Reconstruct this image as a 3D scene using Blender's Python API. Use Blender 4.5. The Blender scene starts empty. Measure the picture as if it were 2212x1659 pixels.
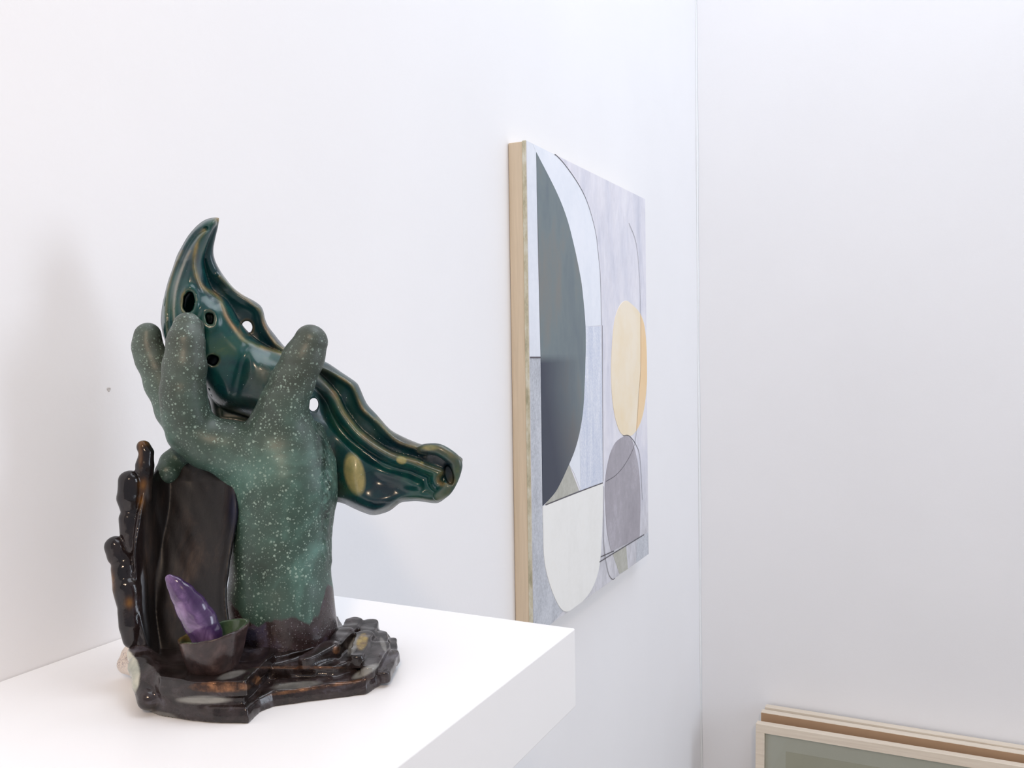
import bpy, math
import numpy as np
from mathutils import Matrix, Vector

# ------------------------------------------------------------------ camera (fitted to the vanishing points of the room)
F, CX, CY = 1879.0, 1106.0, 829.5
def nrm(v): v = np.array(v, float); return v/np.linalg.norm(v)
yc = nrm((924.0, 84.5, -1879.0))                 # room +Y (along the painting wall) in camera axes
xc = nrm((3821.0, -11.5, 1879.0)); xc = nrm(xc-yc*xc.dot(yc))
zc = np.cross(xc, yc)
R = np.array([xc, yc, zc])                       # camera axes -> room axes
SHELF_Z, EYE = 1.28, 0.22
def ray(u, v): return R @ np.array((u-CX, CY-v, -F))
_r = ray(577, 1265); _r = _r*(-EYE/_r[2])
CAM = np.array((-_r[0], 0.0, SHELF_Z+EYE))
def on_plane(u, v, axis, val):
    d = ray(u, v); t = (val-CAM[axis])/d[axis]
    return CAM+d*t
sc = bpy.context.scene
cd = bpy.data.cameras.new('camera'); cam = bpy.data.objects.new('camera', cd)
sc.collection.objects.link(cam); sc.camera = cam
M = Matrix.Identity(4)
for i in range(3):
    for j in range(3): M[i][j] = R[i][j]
    M[i][3] = CAM[i]
cam.matrix_world = M
cd.sensor_width = 36.0; cd.lens = 36.0*F/2212.0; cd.clip_start = 0.01
# ------------------------------------------------------------------ world, lights, exposure
w = bpy.data.worlds.new('world'); sc.world = w; w.use_nodes = True
w.node_tree.nodes['Background'].inputs[0].default_value = (0.87, 0.91, 1.0, 1)
w.node_tree.nodes['Background'].inputs[1].default_value = 0.44
sc.view_settings.view_transform = 'Standard'; sc.view_settings.look = 'None'
sc.view_settings.exposure = 0.05; sc.view_settings.gamma = 1.0; sc.view_settings.use_curve_mapping = False
def area(name, loc, target, size, power, col):
    l = bpy.data.lights.new(name, 'AREA'); l.shape = 'RECTANGLE'; l.size, l.size_y = size
    l.energy = power; l.color = col
    o = bpy.data.objects.new(name, l); sc.collection.objects.link(o)
    o.location = loc; o.rotation_euler = (Vector(target)-Vector(loc)).to_track_quat('-Z', 'Y').to_euler()
area('window_daylight', (3.3, 1.72, 1.9), (0, 1.5, 1.5), (0.9, 1.5), 23, (0.80, 0.88, 1.0))
area('ceiling_light_panel', (0.95, 1.05, 3.32), (0.85, 1.05, 0.0), (1.5, 1.5), 21, (0.87, 0.92, 1.0))
area('warm_track_lamp', (1.0, -0.85, 2.35), (0.0, 0.05, 1.2), (0.16, 0.16), 11.5, (1.0, 0.74, 0.52))

# ------------------------------------------------------------------ helpers
def link(o, parent=None):
    sc.collection.objects.link(o)
    if parent is not None: o.parent = parent
    return o
def mesh_obj(name, V, Fc, mat, parent=None, smooth=False, attrs=None, origin=None):
    me = bpy.data.meshes.new(name)
    V = np.asarray(V, dtype=np.float64)
    off = np.zeros(3) if origin is None else np.array(origin)
    me.from_pydata((V-off).tolist(), [], [list(map(int, f)) for f in Fc])
    if smooth: me.polygons.foreach_set('use_smooth', [True]*len(me.polygons))
    if attrs:
        for k, a in attrs.items():
            at = me.attributes.new(k, 'FLOAT', 'POINT'); at.data.foreach_set('value', np.asarray(a, dtype=np.float32))
    me.update()
    if mat: me.materials.append(mat)
    o = bpy.data.objects.new(name, me)
    if parent is None and origin is not None: o.location = off
    return link(o, parent)
def tag(o, label=None, cat=None, group=None, kind=None):
    for k, v in (('label', label), ('category', cat), ('group', group), ('kind', kind)):
        if v: o[k] = v
    return o
def empty(name, loc):
    o = bpy.data.objects.new(name, None); o.location = loc; o.empty_display_size = .02
    return link(o)
def box(name, lo, hi, mat, parent=None, bevel=0.0, seg=2, origin=None, rot=None):
    x0, y0, z0 = lo; x1, y1, z1 = hi
    V = [(x0,y0,z0),(x1,y0,z0),(x1,y1,z0),(x0,y1,z0),(x0,y0,z1),(x1,y0,z1),(x1,y1,z1),(x0,y1,z1)]
    Fc = [(0,3,2,1),(4,5,6,7),(0,1,5,4),(1,2,6,5),(2,3,7,6),(3,0,4,7)]
    o = mesh_obj(name, V, Fc, mat, parent, origin=origin)
    if bevel:
        m = o.modifiers.new('bevel', 'BEVEL'); m.width = bevel; m.segments = seg
    return o
# node helpers
def new_mat(name):
    m = bpy.data.materials.new(name); m.use_nodes = True
    return m, m.node_tree.nodes, m.node_tree.links, m.node_tree.nodes['Principled BSDF']
def srgb(r, g, b):
    f = lambda c: ((c/255+0.055)/1.055)**2.4 if c > 10 else c/255/12.92
    return (f(r), f(g), f(b), 1)
def noise(n, l, co, scale, detail=4, rough=.55, dist=0.0, vec_scale=None):
    if vec_scale:
        mp = n.new('ShaderNodeMapping'); mp.inputs['Scale'].default_value = vec_scale
        l.new(co, mp.inputs[0]); co = mp.outputs[0]
    t = n.new('ShaderNodeTexNoise'); t.inputs['Scale'].default_value = scale
    t.inputs['Detail'].default_value = detail; t.inputs['Roughness'].default_value = rough
    t.inputs['Distortion'].default_value = dist
    l.new(co, t.inputs['Vector']); return t.outputs['Fac']
def ramp(n, l, fac, stops, interp='LINEAR'):
    r = n.new('ShaderNodeValToRGB'); r.color_ramp.interpolation = interp
    e = r.color_ramp.elements
    while len(e) < len(stops): e.new(0.5)
    for k, (p, c) in enumerate(stops):
        e[k].position = p; e[k].color = c if len(c) == 4 else tuple(c)+(1,)
    l.new(fac, r.inputs[0]); return r.outputs[0]
def g(v): return (v, v, v, 1)
def mix(n, l, fac, a, b, mode='MIX'):
    m = n.new('ShaderNodeMix'); m.data_type = 'RGBA'; m.blend_type = mode
    for s, v in ((0, fac), (6, a), (7, b)):
        if isinstance(v, (float, int)): m.inputs[s].default_value = v
        elif isinstance(v, tuple): m.inputs[s].default_value = v
        else: l.new(v, m.inputs[s])
    return m.outputs[2]
def math_(n, l, op, a, b=0.0, clamp=False):
    m = n.new('ShaderNodeMath'); m.operation = op; m.use_clamp = clamp
    for s, v in ((0, a), (1, b)):
        if isinstance(v, (float, int)): m.inputs[s].default_value = v
        else: l.new(v, m.inputs[s])
    return m.outputs[0]
def attr(n, name):
    a = n.new('ShaderNodeAttribute'); a.attribute_name = name; return a.outputs['Fac']
def objco(n): return n.new('ShaderNodeTexCoord').outputs['Object']
def bump(n, l, p, h, strength, dist):
    b = n.new('ShaderNodeBump'); b.inputs['Strength'].default_value = strength; b.inputs['Distance'].default_value = dist
    l.new(h, b.inputs['Height']); l.new(b.outputs[0], p.inputs['Normal'])
def specks(n, l, co, scale, radius, keep, soft=.25):
    """round drops of glaze: voronoi cells, some of them holding a dot of random size"""
    v = n.new('ShaderNodeTexVoronoi'); v.inputs['Scale'].default_value = scale; l.new(co, v.inputs['Vector'])
    rnd = n.new('ShaderNodeSeparateColor'); l.new(v.outputs['Color'], rnd.inputs[0])
    rad = math_(n, l, 'MULTIPLY', rnd.outputs[0], radius)
    on = math_(n, l, 'LESS_THAN', rnd.outputs[1], keep)
    rad = math_(n, l, 'MULTIPLY', rad, on)
    d = math_(n, l, 'SUBTRACT', rad, v.outputs['Distance'])
    return math_(n, l, 'DIVIDE', d, radius*soft, True)

# ------------------------------------------------------------------ materials
def mat_wall():
    m, n, l, p = new_mat('white_wall_paint'); co = objco(n)
    a = noise(n, l, co, 2.0, 3)
    l.new(ramp(n, l, a, [(.3, srgb(243,243,245)), (.7, srgb(247,247,249))]), p.inputs['Base Color'])
    p.inputs['Roughness'].default_value = .62
    h = noise(n, l, co, 160, 5, .6); h2 = noise(n, l, co, 14, 3, .5)
    bump(n, l, p, math_(n, l, 'ADD', h, math_(n, l, 'MULTIPLY', h2, 1.2)), .16, .001)
    return m
def mat_plain(name, col, rough=.5, bumpy=None, var=4):
    m, n, l, p = new_mat(name); co = objco(n)
    a = noise(n, l, co, 18, 4)
    c2 = tuple(max(0, c*(1-.01*var)) for c in col[:3])+(1,)
    l.new(ramp(n, l, a, [(.3, col), (.7, c2)]), p.inputs['Base Color'])
    p.inputs['Roughness'].default_value = rough
    if bumpy: bump(n, l, p, noise(n, l, co, bumpy[0], 4), bumpy[1], bumpy[2])
    return m
def mat_wood(name, c1, c2, along, rough=.55):
    m, n, l, p = new_mat(name); co = objco(n)
    vs = {'x': (1.2, 30, 30), 'y': (30, 1.2, 30), 'z': (30, 30, 1.2)}[along]
    a = noise(n, l, co, 6, 5, .6, .4, vs); b = noise(n, l, co, 3, 2, .5)
    c = ramp(n, l, a, [(.3, c1), (.65, c2)])
    c = mix(n, l, math_(n, l, 'MULTIPLY', b, .35), c, tuple(x*.85 for x in c1[:3])+(1,))
    l.new(c, p.inputs['Base Color']); p.inputs['Roughness'].default_value = rough
    bump(n, l, p, a, .25, .0008)
    return m
WALL = mat_wall()
SHELF = mat_plain('white_shelf_lacquer', srgb(250,250,251), .38, (300, .08, .0003), 1)
FLOOR = mat_wood('pale_oak_floor', srgb(196,186,172), srgb(172,160,144), 'y', .4)
CEIL = mat_plain('white_ceiling_paint', srgb(240,240,242), .8)
CAULK = mat_plain('white_caulk', srgb(246,248,250), .4)

# ------------------------------------------------------------------ room
Ycorner = on_plane(1508, 830, 0, 0.0)[1]
YB = Ycorner
def struct(o): return tag(o, kind='structure')
struct(box('wall_left', (-0.12, -2.2, 0), (0, YB+.12, 3.4), WALL))
struct(box('wall_back', (0, YB, 0), (4.6, YB+.12, 3.4), WALL))
struct(box('floor', (-.12, -2.2, -.06), (4.6, YB+.12, 0), FLOOR))
struct(box('ceiling', (-.12, -2.2, 3.4), (4.6, YB+.12, 3.46), CEIL))
V, Fc = [], []
zs = np.linspace(0, 3.4, 69)
for k, z in enumerate(zs):
    wob = .0008*math.sin(z*7)+.0006*math.sin(z*19+1)
    for (x, y) in ((0, -.005-wob), (.0016, -.0027), (.003+wob, -.0012), (.0052+wob, 0), (0, 0)):
        V.append((x, YB+y, z))
for k in range(len(zs)-1):
    for j in range(5):
        a = k*5+j; b = k*5+(j+1) % 5
        Fc.append((a, b, b+5, a+5))
struct(mesh_obj('trim_1', V, Fc, CAULK, smooth=True))
# skirting along both walls (below the frame of the photo)
struct(box('baseboard_left', (0, -2.2, 0), (.014, YB, .09), CAULK, bevel=.002))
struct(box('baseboard_back', (.014, YB-.014, 0), (4.6, YB, .09), CAULK, bevel=.002))

# floating shelf
far = on_plane(577, 1265, 2, SHELF_Z); cr = on_plane(1240.5, 1358.5, 2, SHELF_Z)
SW, SY = cr[0], (far[1]+cr[1])/2
rb = ray(1240.5, 1528); tb = math.hypot(cr[0]-CAM[0], cr[1]-CAM[1])/math.hypot(rb[0], rb[1])
SBOT = CAM[2]+rb[2]*tb
shelf = box('wall_shelf', (0.0005, -.55, SBOT), (SW, SY, SHELF_Z), SHELF, bevel=.0012, seg=3)
tag(shelf, 'thick white box shelf fixed to the left wall, under the ceramic sculpture', 'shelf')
# nail hole in the wall
def nail_hole():
    c = on_plane(235, 841, 0, 0.0); V = []; Fc = []
    N = 20
    for r, x in ((.0017, .0001), (.0013, .0004), (.0009, .0003), (.0006, .00005)):
        for k in range(N):
            a = 2*math.pi*k/N; q = r*(1+.15*math.sin(3*a))
            V.append((x, c[1]+q*math.cos(a), c[2]+q*math.sin(a)))
    for i in range(3):
        for k in range(N):
            Fc.append((i*N+k, i*N+(k+1) % N, (i+1)*N+(k+1) % N, (i+1)*N+k))
    Fc.append(tuple(3*N+k for k in range(N)))
    o = mesh_obj('plaster_dimple', V, Fc, mat_plain('dimple_plaster', srgb(206,202,200), .8), bpy.data.objects['wall_left'], smooth=True)
nail_hole()

# ------------------------------------------------------------------ painting (deep wooden panel, collage of cut paper shapes)
TH = 0.0
# depth of the panel: the near vertical edge of its front face is seen at 1135,302 ; its back edge at 1094,308
pb = on_plane(1095, 310, 0, 0.0)
def solve_th():
    lo, hi = 0.0, .08
    for _ in range(40):
        t = (lo+hi)/2
        if on_plane(1135, 302, 0, t)[1] > pb[1]: lo = t
        else: hi = t
    return (lo+hi)/2
TH = solve_th()
PTL = on_plane(1135, 302, 0, TH); PTR = on_plane(1393, 429, 0, TH); PBR = on_plane(1402, 1202, 0, TH); PBL = on_plane(1154, 1374, 0, TH)
PY0, PY1 = (PTL[1]+PBL[1])/2, (PTR[1]+PBR[1])/2
PZ1, PZ0 = (PTL[2]+PTR[2])/2, on_plane(1193, 1347, 0, TH)[2]
print('painting', PTL, PTR, PBR, PBL, 'th', TH, 'corner y', YB, 'shelf', SW, SY, SBOT, 'cam', CAM)
prow = empty('painting', (0, (PY0+PY1)/2, PZ0))
tag(prow, 'abstract collage painting on a deep wooden panel, hung on the left wall', 'painting')
pO = np.array(prow.location)
WOODP = mat_wood('panel_wood', srgb(232,214,188), srgb(216,198,172), 'z')
def mat_plaster_edge():
    m, n, l, p = new_mat('gesso_edge'); co = objco(n)
    a = noise(n, l, co, 60, 6, .7, 0, (1, 1, .5))
    l.new(ramp(n, l, a, [(.35, srgb(170,166,140)), (.5, srgb(205,200,176)), (.65, srgb(222,222,208))]), p.inputs['Base Color'])
    p.inputs['Roughness'].default_value = .8; bump(n, l, p, a, .6, .001); return m
GESSO = mat_plaster_edge()
def mat_face():
    m, n, l, p = new_mat('panel_face_paint'); co = objco(n)
    tc = n.new('ShaderNodeSeparateXYZ'); l.new(co, tc.inputs[0])
    yl, zl = tc.outputs[1], tc.outputs[2]
    big = noise(n, l, co, 5, 4, .6, .5, (1, 2.2, .8)); fine = noise(n, l, co, 55, 6, .7, .2, (1, 1.5, .6))
    c = ramp(n, l, big, [(.25, srgb(196,198,214)), (.4, srgb(222,222,234)), (.54, srgb(238,236,244)), (.75, srgb(244,243,248))])
    c2 = ramp(n, l, fine, [(.3, srgb(178,180,190)), (.6, srgb(222,224,232))])
    c = mix(n, l, .25, c, c2)
    # lower zone is greyer
    lowf = math_(n, l, 'MULTIPLY_ADD', zl, -6.0); low = n.new('ShaderNodeMapRange'); l.new(zl, low.inputs[0])
    low.inputs[1].default_value = .20; low.inputs[2].default_value = .05
    c = mix(n, l, math_(n, l, 'MULTIPLY', low.outputs[0], .6), c, ramp(n, l, fine, [(.35, srgb(165,165,168)), (.6, srgb(205,205,210))]))
    l.new(c, p.inputs['Base Color']); p.inputs['Roughness'].default_value = .6
    bump(n, l, p, fine, .3, .0008); return m
FACE = mat_face()
def pbox(name, lo, hi, mat, bev=.0006):
    lo = np.array(lo)-pO; hi = np.array(hi)-pO
    return box(name, lo, hi, mat, prow, bevel=bev)
W1 = TH*.76
pbox('panel_frame', (.0006, PY0+.0004, PZ0), (W1, PY1, PZ1-.001), WOODP, .001)
pbox('gesso_layer', (W1, PY0, PZ0), (TH-.0008, PY1, PZ1), GESSO, .0008)
pbox('panel_face', (TH-.0008, PY0+.0008, PZ0+.0005), (TH, PY1-.0005, PZ1-.0005), FACE, .0002)

def catmull(P, closed=False, n=6):
    P = [np.array(p, float) for p in P]; out = []; N = len(P)
    rng = range(N) if closed else range(N-1)
    for i in rng:
        p0 = P[(i-1) % N] if (closed or i > 0) else P[i]*2-P[i+1]
        p1, p2 = P[i], P[(i+1) % N]
        p3 = P[(i+2) % N] if (closed or i+2 < N) else P[i+1]*2-P[i]
        for k in range(n):
            t = k/n
            out.append(.5*((2*p1)+(-p0+p2)*t+(2*p0-5*p1+4*p2-p3)*t*t+(-p0+3*p1-3*p2+p3)*t**3))
    if not closed: out.append(P[-1])
    return out
def clampface(q):
    q[1] = min(max(q[1], PY0+.001), PY1-.0008); q[2] = min(max(q[2], PZ0+.001), PZ1-.001); return q
def piece(name, pts, mat, lift, label=None):
    """a cut shape glued on the panel; outline given where it is seen, its plane is the panel's face"""
    q = [clampface(on_plane(u, v, 0, TH)) for u, v in pts]
    n = len(q)
    V = [(TH-.0002-pO[0], a[1]-pO[1], a[2]-pO[2]) for a in q]+[(TH+lift-pO[0], a[1]-pO[1], a[2]-pO[2]) for a in q]
    Fc = [tuple(range(n, 2*n))]+[(i, (i+1) % n, n+(i+1) % n, n+i) for i in range(n)]
    o = mesh_obj(name, V, Fc, mat, prow)
    if label: o['label'] = label
    return o
def line(name, pts, width, mat, smooth=True, lift=.0009, label=None):
    P = catmull(pts, False, 6) if smooth else [np.array(p, float) for p in pts]
    q = [clampface(on_plane(a[0], a[1], 0, TH)) for a in P]
    V = []; Fc = []
    for i, a in enumerate(q):
        t = q[min(i+1, len(q)-1)]-q[max(i-1, 0)]; t /= np.linalg.norm(t)+1e-9
        s_ = np.array((0, -t[2], t[1]))*width/2
        for k in (-1, 1):
            b = a+s_*k; V.append((TH+lift-pO[0], b[1]-pO[1], b[2]-pO[2]))
    for i in range(len(q)-1): Fc.append((2*i, 2*i+2, 2*i+3, 2*i+1))
    return mesh_obj(name, V, Fc, mat, prow)
def paint(name, stops, scale=8, fine=.25, rough=.55, vs=(1, 1.6, .7), bumps=.15):
    m, n, l, p = new_mat(name); co = objco(n)
    a = noise(n, l, co, scale, 5, .6, .3, vs); b = noise(n, l, co, scale*9, 5, .65)
    f = mix(n, l, fine, a, b)
    l.new(ramp(n, l, f, stops), p.inputs['Base Color']); p.inputs['Roughness'].default_value = rough
    bump(n, l, p, b, bumps, .0006); return m
WHITE_B = paint('white_band_paper', [(.3, srgb(226,232,242)), (.55, srgb(238,242,250)), (.8, srgb(244,246,252))])
STREAK = paint('brushed_blue_white', [(.3, srgb(190,200,222)), (.5, srgb(216,222,236)), (.68, srgb(240,243,250))], 30, .5, .6, (1, 2.0, .25), .5)
CREAM = paint('cream_paper', [(.3, srgb(236,236,232)), (.6, srgb(244,244,241)), (.8, srgb(240,239,233))], 10, .3)
BEIGE = paint('grey_beige_paint', [(.35, srgb(168,168,156)), (.6, srgb(192,192,184))], 14, .4)
GREYL = paint('mottled_grey', [(.3, srgb(160,164,172)), (.5, srgb(194,198,206)), (.7, srgb(218,221,228))], 22, .5, .65, (1, 1.4, .6), .4)
OVGREY = paint('grey_wash', [(.3, srgb(150,146,154)), (.55, srgb(170,166,174)), (.75, srgb(200,198,208))], 9, .35, .6)
STRIPE = paint('pale_blue_strip', [(.3, srgb(218,224,234)), (.6, srgb(234,238,246))], 10, .3)
BROWNL = mat_plain('pencil_line', srgb(95,92,98), .7)
def mat_leaf():
    m, n, l, p = new_mat('slate_blue_paper'); co = objco(n)
    tc = n.new('ShaderNodeSeparateXYZ'); l.new(co, tc.inputs[0])
    b = noise(n, l, co, 7, 5, .6, .3, (1, 2, .8))
    top = ramp(n, l, b, [(.3, srgb(92,106,116)), (.5, srgb(108,122,126)), (.7, srgb(120,120,116))])
    dark = srgb(38,48,68)
    y0 = PY0-pO[1]; zb = on_plane(1168, 768, 0, TH)[2]-pO[2]
    # printed fade: navy at the left of the lower sheet, slate at its right
    mr = n.new('ShaderNodeMapRange'); l.new(tc.outputs[1], mr.inputs[0])
    mr.inputs[1].default_value = y0+.050; mr.inputs[2].default_value = y0+.215; mr.inputs[3].default_value = 1; mr.inputs[4].default_value = 0
    below = n.new('ShaderNodeMapRange'); l.new(tc.outputs[2], below.inputs[0])
    below.inputs[1].default_value = zb+.002; below.inputs[2].default_value = zb-.012; below.inputs[3].default_value = 0; below.inputs[4].default_value = 1
    dn = n.new('ShaderNodeMapRange'); l.new(tc.outputs[2], dn.inputs[0]); dn.inputs[1].default_value = zb-.05; dn.inputs[2].default_value = .10; dn.inputs[3].default_value = .0; dn.inputs[4].default_value = .55
    fac = math_(n, l, 'MULTIPLY', math_(n, l, 'ADD', mr.outputs[0], dn.outputs[0], True), below.outputs[0])
    l.new(mix(n, l, fac, top, dark), p.inputs['Base Color']); p.inputs['Roughness'].default_value = .45
    bump(n, l, p, b, .1, .0005); return m
def mat_oval():
    m, n, l, p = new_mat('pale_yellow_paper'); co = objco(n)
    b = noise(n, l, co, 9, 4, .6)
    l.new(ramp(n, l, b, [(.3, srgb(242,224,190)), (.6, srgb(246,234,212))]), p.inputs['Base Color'])
    p.inputs['Roughness'].default_value = .6; return m
OVAL = mat_oval(); OVAL2 = paint('orange_wash', [(.3, srgb(240,204,154)), (.7, srgb(244,216,174))])
leafR = [(1157.7,329),(1200,412),(1222.8,469),(1238.4,527.5),(1250.5,584.5),(1257,625),(1263.5,697),(1264.5,750),(1263.5,788),(1262.5,820),(1259,884),(1251.7,931.6),(1242,969),(1228.7,1002.5),(1208.5,1046),(1195,1068),(1171.4,1093)]
bandR = [(1196.8,331),(1219.6,356.5),(1248.9,398.9),(1268.4,439.6),(1284.7,498),(1291,547),(1296,605.6),(1297.7,703)]
LR = [tuple(p) for p in catmull(leafR, False, 5)]
BR = [tuple(p) for p in catmull(bandR, False, 5)]
piece('collage_strip', [(1135,302),(1158,313),(1160,500),(1167.3,771),(1143.5,771)], STRIPE, .0003, 'pale blue-white strip down the left edge')
piece('collage_strip', [(1143.5,773),(1167.3,773),(1171.4,1093),(1174.7,1205),(1184.9,1255.6),(1201.7,1299.5),(1217,1319.7),(1192,1349),(1153,1374)], GREYL, .0003, 'mottled grey strip at lower left')
top_e = [(1150,309.5),(1197,331)]
piece('collage_band', top_e+BR[1:]+[(1265,705)]+[p for p in LR[::-1] if p[1] < 703], WHITE_B, .0005, 'white curved band')
piece('collage_strip', [(1265,705),(1297.7,705),(1300,800),(1301.6,1042),(1254,1060),(1252,932)]+[p for p in LR[::-1] if 705 < p[1] < 930], STREAK, .0004, 'brushed pale blue vertical strip')
piece('collage_triangle', [(1251.5,934),(1253.5,1058),(1240,1022),(1229,1003),(1242,969)], STRIPE, .0004)
piece('collage_triangle', [(1228.7,1002.5),(1250.7,1060),(1176,1091),(1195,1068),(1208.5,1046)], BEIGE, .0004, 'grey-beige triangle')
piece('collage_leaf', [(1157.7,329),(1167.3,771),(1170.7,1002),(1171.4,1093)][::-1]+LR[1:-1], mat_leaf(), .0008, 'slate blue leaf shape fading to navy')
piece('collage_half_oval', [(1171.6,1094)]+[tuple(p) for p in catmull([(1301.6,1043.7),(1301.5,1103.7),(1298,1181),(1293,1228.6),(1281,1265.7),(1262.5,1294),(1235.5,1317),(1217,1319.7),(1201.7,1299.5),(1184.9,1255.6),(1174.7,1205),(1172.4,1137.5)], False, 4)], CREAM, .0008, 'cream half oval')
ov = [(1351.4,649.6),(1362.8,656),(1382.4,677),(1392,706),(1396.2,752),(1397.2,801),(1396.8,830),(1392.4,874),(1384,911),(1372,933),(1360,941.7),(1341.8,936.7),(1330,908),(1323,867.5),(1319.9,817),(1320.5,768.5),(1324.4,713),(1330,680.5),(1340,657.7)]
piece('collage_oval', [tuple(p) for p in catmull(ov, True, 4)], OVAL, .0006, 'pale yellow oval')
piece('collage_crescent', [tuple(p) for p in catmull([(1382.4,678),(1391.5,706),(1395.7,752),(1396.7,801),(1396.2,830),(1391.8,874),(1383.5,910),(1373,932)], False, 4)]+[(1379,850),(1382.5,801)], OVAL2, .0008, 'orange edge of the oval')
piece('collage_arch', [tuple(p) for p in catmull([(1319.9,1191.5),(1311,1147.6),(1308,1103.7),(1306,1056.5),(1309.7,1016),(1318,979),(1330,955),(1347,943),(1357,941.7),(1364,948.5),(1372,975.5),(1380,1019),(1383,1087),(1381,1160)], False, 4)], OVGREY, .0006, 'grey arch shape')
piece('collage_patch', [(1323,1195),(1352,1178),(1356,1230),(1338,1240)], BEIGE, .0003)
piece('collage_patch', [(1376,1165),(1400,1150),(1401.5,1201),(1374,1219)], GREYL, .0003)
for pts, wd in (([(1358,482),(1372.6,521),(1379,573),(1382.4,638),(1383.5,720),(1383,801),(1379,850),(1373.9,935),(1367,969),(1350,1002),(1330,1026),(1308,1040)], .0011),
                ([(1294,1214),(1320.6,1197.6),(1375,1164.4),(1390.6,1154.8)], .002),
                ([(1296.5,1203),(1325.5,1190)], .002),
                ([(1303,1050),(1302.6,1140),(1304.4,1182.5),(1307.4,1207.8),(1313.4,1236.8),(1319.4,1248.8),(1327.9,1253.6)], .0013),
                ([(1300.5,703),(1302,1040)], .0016), ([(1143.5,772),(1167,772)], .0022), ([(1178,1090.5),(1254,1060.5),(1301.6,1043)], .002),
                ([(1345,941),(1358.7,941.7),(1373.9,962),(1382,992),(1387,1080)], .0014),
                ([(1197,331.5),(1219.9,356.5),(1249.2,398.9),(1268.7,439.6),(1285,498),(1291.3,547),(1296.3,605.6),(1298,703)], .0016)):
    line('pencil_line', pts, wd, BROWNL)

# ------------------------------------------------------------------ framed pictures leaning on the back wall
ASH = mat_wood('pale_ash_frame', srgb(238,226,208), srgb(222,207,188), 'x')
BOARD_GAP = mat_plain('brown_board_and_gap_shade', srgb(178,144,112), .8)  # backing boards, and the painted shade in the gap between frames
PRINT = mat_plain('grey_green_print', srgb(247,246,238), .6)
PRINT2 = mat_plain('olive_print_block', srgb(232,229,214), .6)
def glass():
    m = bpy.data.materials.new('picture_glass'); m.use_nodes = True; n, l = m.node_tree.nodes, m.node_tree.links
    n.remove(n['Principled BSDF']); out = n['Material Output']
    t = n.new('ShaderNodeBsdfTransparent'); t.inputs[0].default_value = (.95, .97, .96, 1)
    gl = n.new('ShaderNodeBsdfGlossy'); gl.inputs['Roughness'].default_value = .03
    fr = n.new('ShaderNodeFresnel'); fr.inputs[0].default_value = 1.45; mx = n.new('ShaderNodeMixShader')
    l.new(fr.outputs[0], mx.inputs[0]); l.new(t.outputs[0], mx.inputs[1]); l.new(gl.outputs[0], mx.inputs[2]); l.new(mx.outputs[0], out.inputs[0])
    return m
GLASS = glass()
def framed(x0, width, height, ytop, lean, yaw, depth, label, gap_shade=False):
    """frame standing on the floor; local x along the wall, y towards the wall, z up"""
    r = empty('framed_picture', (0, 0, 0))
    T = Matrix.Translation((x0, ytop+math.tan(lean)*0-height*math.sin(lean), 0)) @ Matrix.Rotation(yaw, 4, 'Z') @ Matrix.Rotation(-lean, 4, 'X')
    r.matrix_world = T
    fw = .021
    for lo, hi, nm in (((0,0,0),(width,depth,fw),'rail'), ((0,0,height-fw),(width,depth,height),'rail'),
                       ((0,0,fw),(fw,depth,height-fw),'stile'), ((width-fw,0,fw),(width,depth,height-fw),'stile')):
        box(nm, lo, hi, ASH, r, bevel=.0008)
    box('glass', (fw-.004, .007, fw-.004), (width-fw+.004, .009, height-fw+.004), GLASS, r)
    pr = box('print', (fw-.003, .018, fw-.003), (width-fw+.003, .0195, height-fw+.003), PRINT, r)
    box('printed_block', (.07, .0172, .1), (width-.12, .018, height-.062), PRINT2, r)
    box('backing_board', (fw-.004, .0205, fw-.004), (width-fw+.004, .0245, height-fw+.004), BOARD_GAP, r)
    if gap_shade: box('gap_shade_sheet', (.001, -.0006, .001), (width-.001, .0004, height-.0015), BOARD_GAP, r)  # brown sheet painting the shade in the gap behind the front frame
    tag(r, label, 'picture', 'pale wood frames leaning on the back wall')
    return r
# where the three top edges stand
LEAN = math.radians(5)
pA = on_plane(1633.5, 1563, 1, YB-.115)
pB = on_plane(1644, 1538, 1, YB-.068)
pC = on_plane(1652, 1527, 1, YB-.034)
for p_, d_, yaw, dep, lab in ((pA, .115, 1.2, .026, 'frontmost pale wood framed picture with grey-green print, leaning nearest the room'),
                         (pB, .068, .6, .026, 'middle one of the three pale wood frames, a brown sheet on its face painting the shaded gap'),
                         (pC, .034, .1, .026, 'rearmost pale wood frame, leaning directly against the back wall')):
    Hh = p_[2]/math.cos(LEAN)
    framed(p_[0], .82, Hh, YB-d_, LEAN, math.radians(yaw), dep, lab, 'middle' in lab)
print('frames', pA, pB, pC)

# ------------------------------------------------------------------ CERAMIC SCULPTURE
# metric frame in "sculpture units" (1 unit = S metres): x right, y down, z away, as seen by someone facing the work
HOR = 768.0
S = EYE/(1440-HOR)*1.0
D0 = S*F
def to_world(P):
    P = np.asarray(P, float)
    q = np.stack([P[..., 0], -P[..., 1], -(F+P[..., 2])], -1)*S
    return q @ R.T + CAM
UP = R.T @ np.array((0, 0, 1.0)); UP = np.array((UP[0], -UP[1], -UP[2]))       # world up in the sculpture frame
R1 = R.T @ np.array((1.0, 0, 0)); R1 = np.array((R1[0], -R1[1], -R1[2]))
R2 = R.T @ np.array((0, 1.0, 0)); R2 = np.array((R2[0], -R2[1], -R2[2]))
def c3(u, v, d): k = 1+d/F; return np.array(((u-CX)*k, (v-CY)*k, d))
def world_rel(x, y, z):
    """height above the shelf and the two plan coordinates, in sculpture units"""
    zz = z+F
    h = x*UP[0]+y*UP[1]+zz*UP[2]+EYE/S
    return h, x*R1[0]+y*R1[1]+zz*R1[2], x*R2[0]+y*R2[1]+zz*R2[2]
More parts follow.
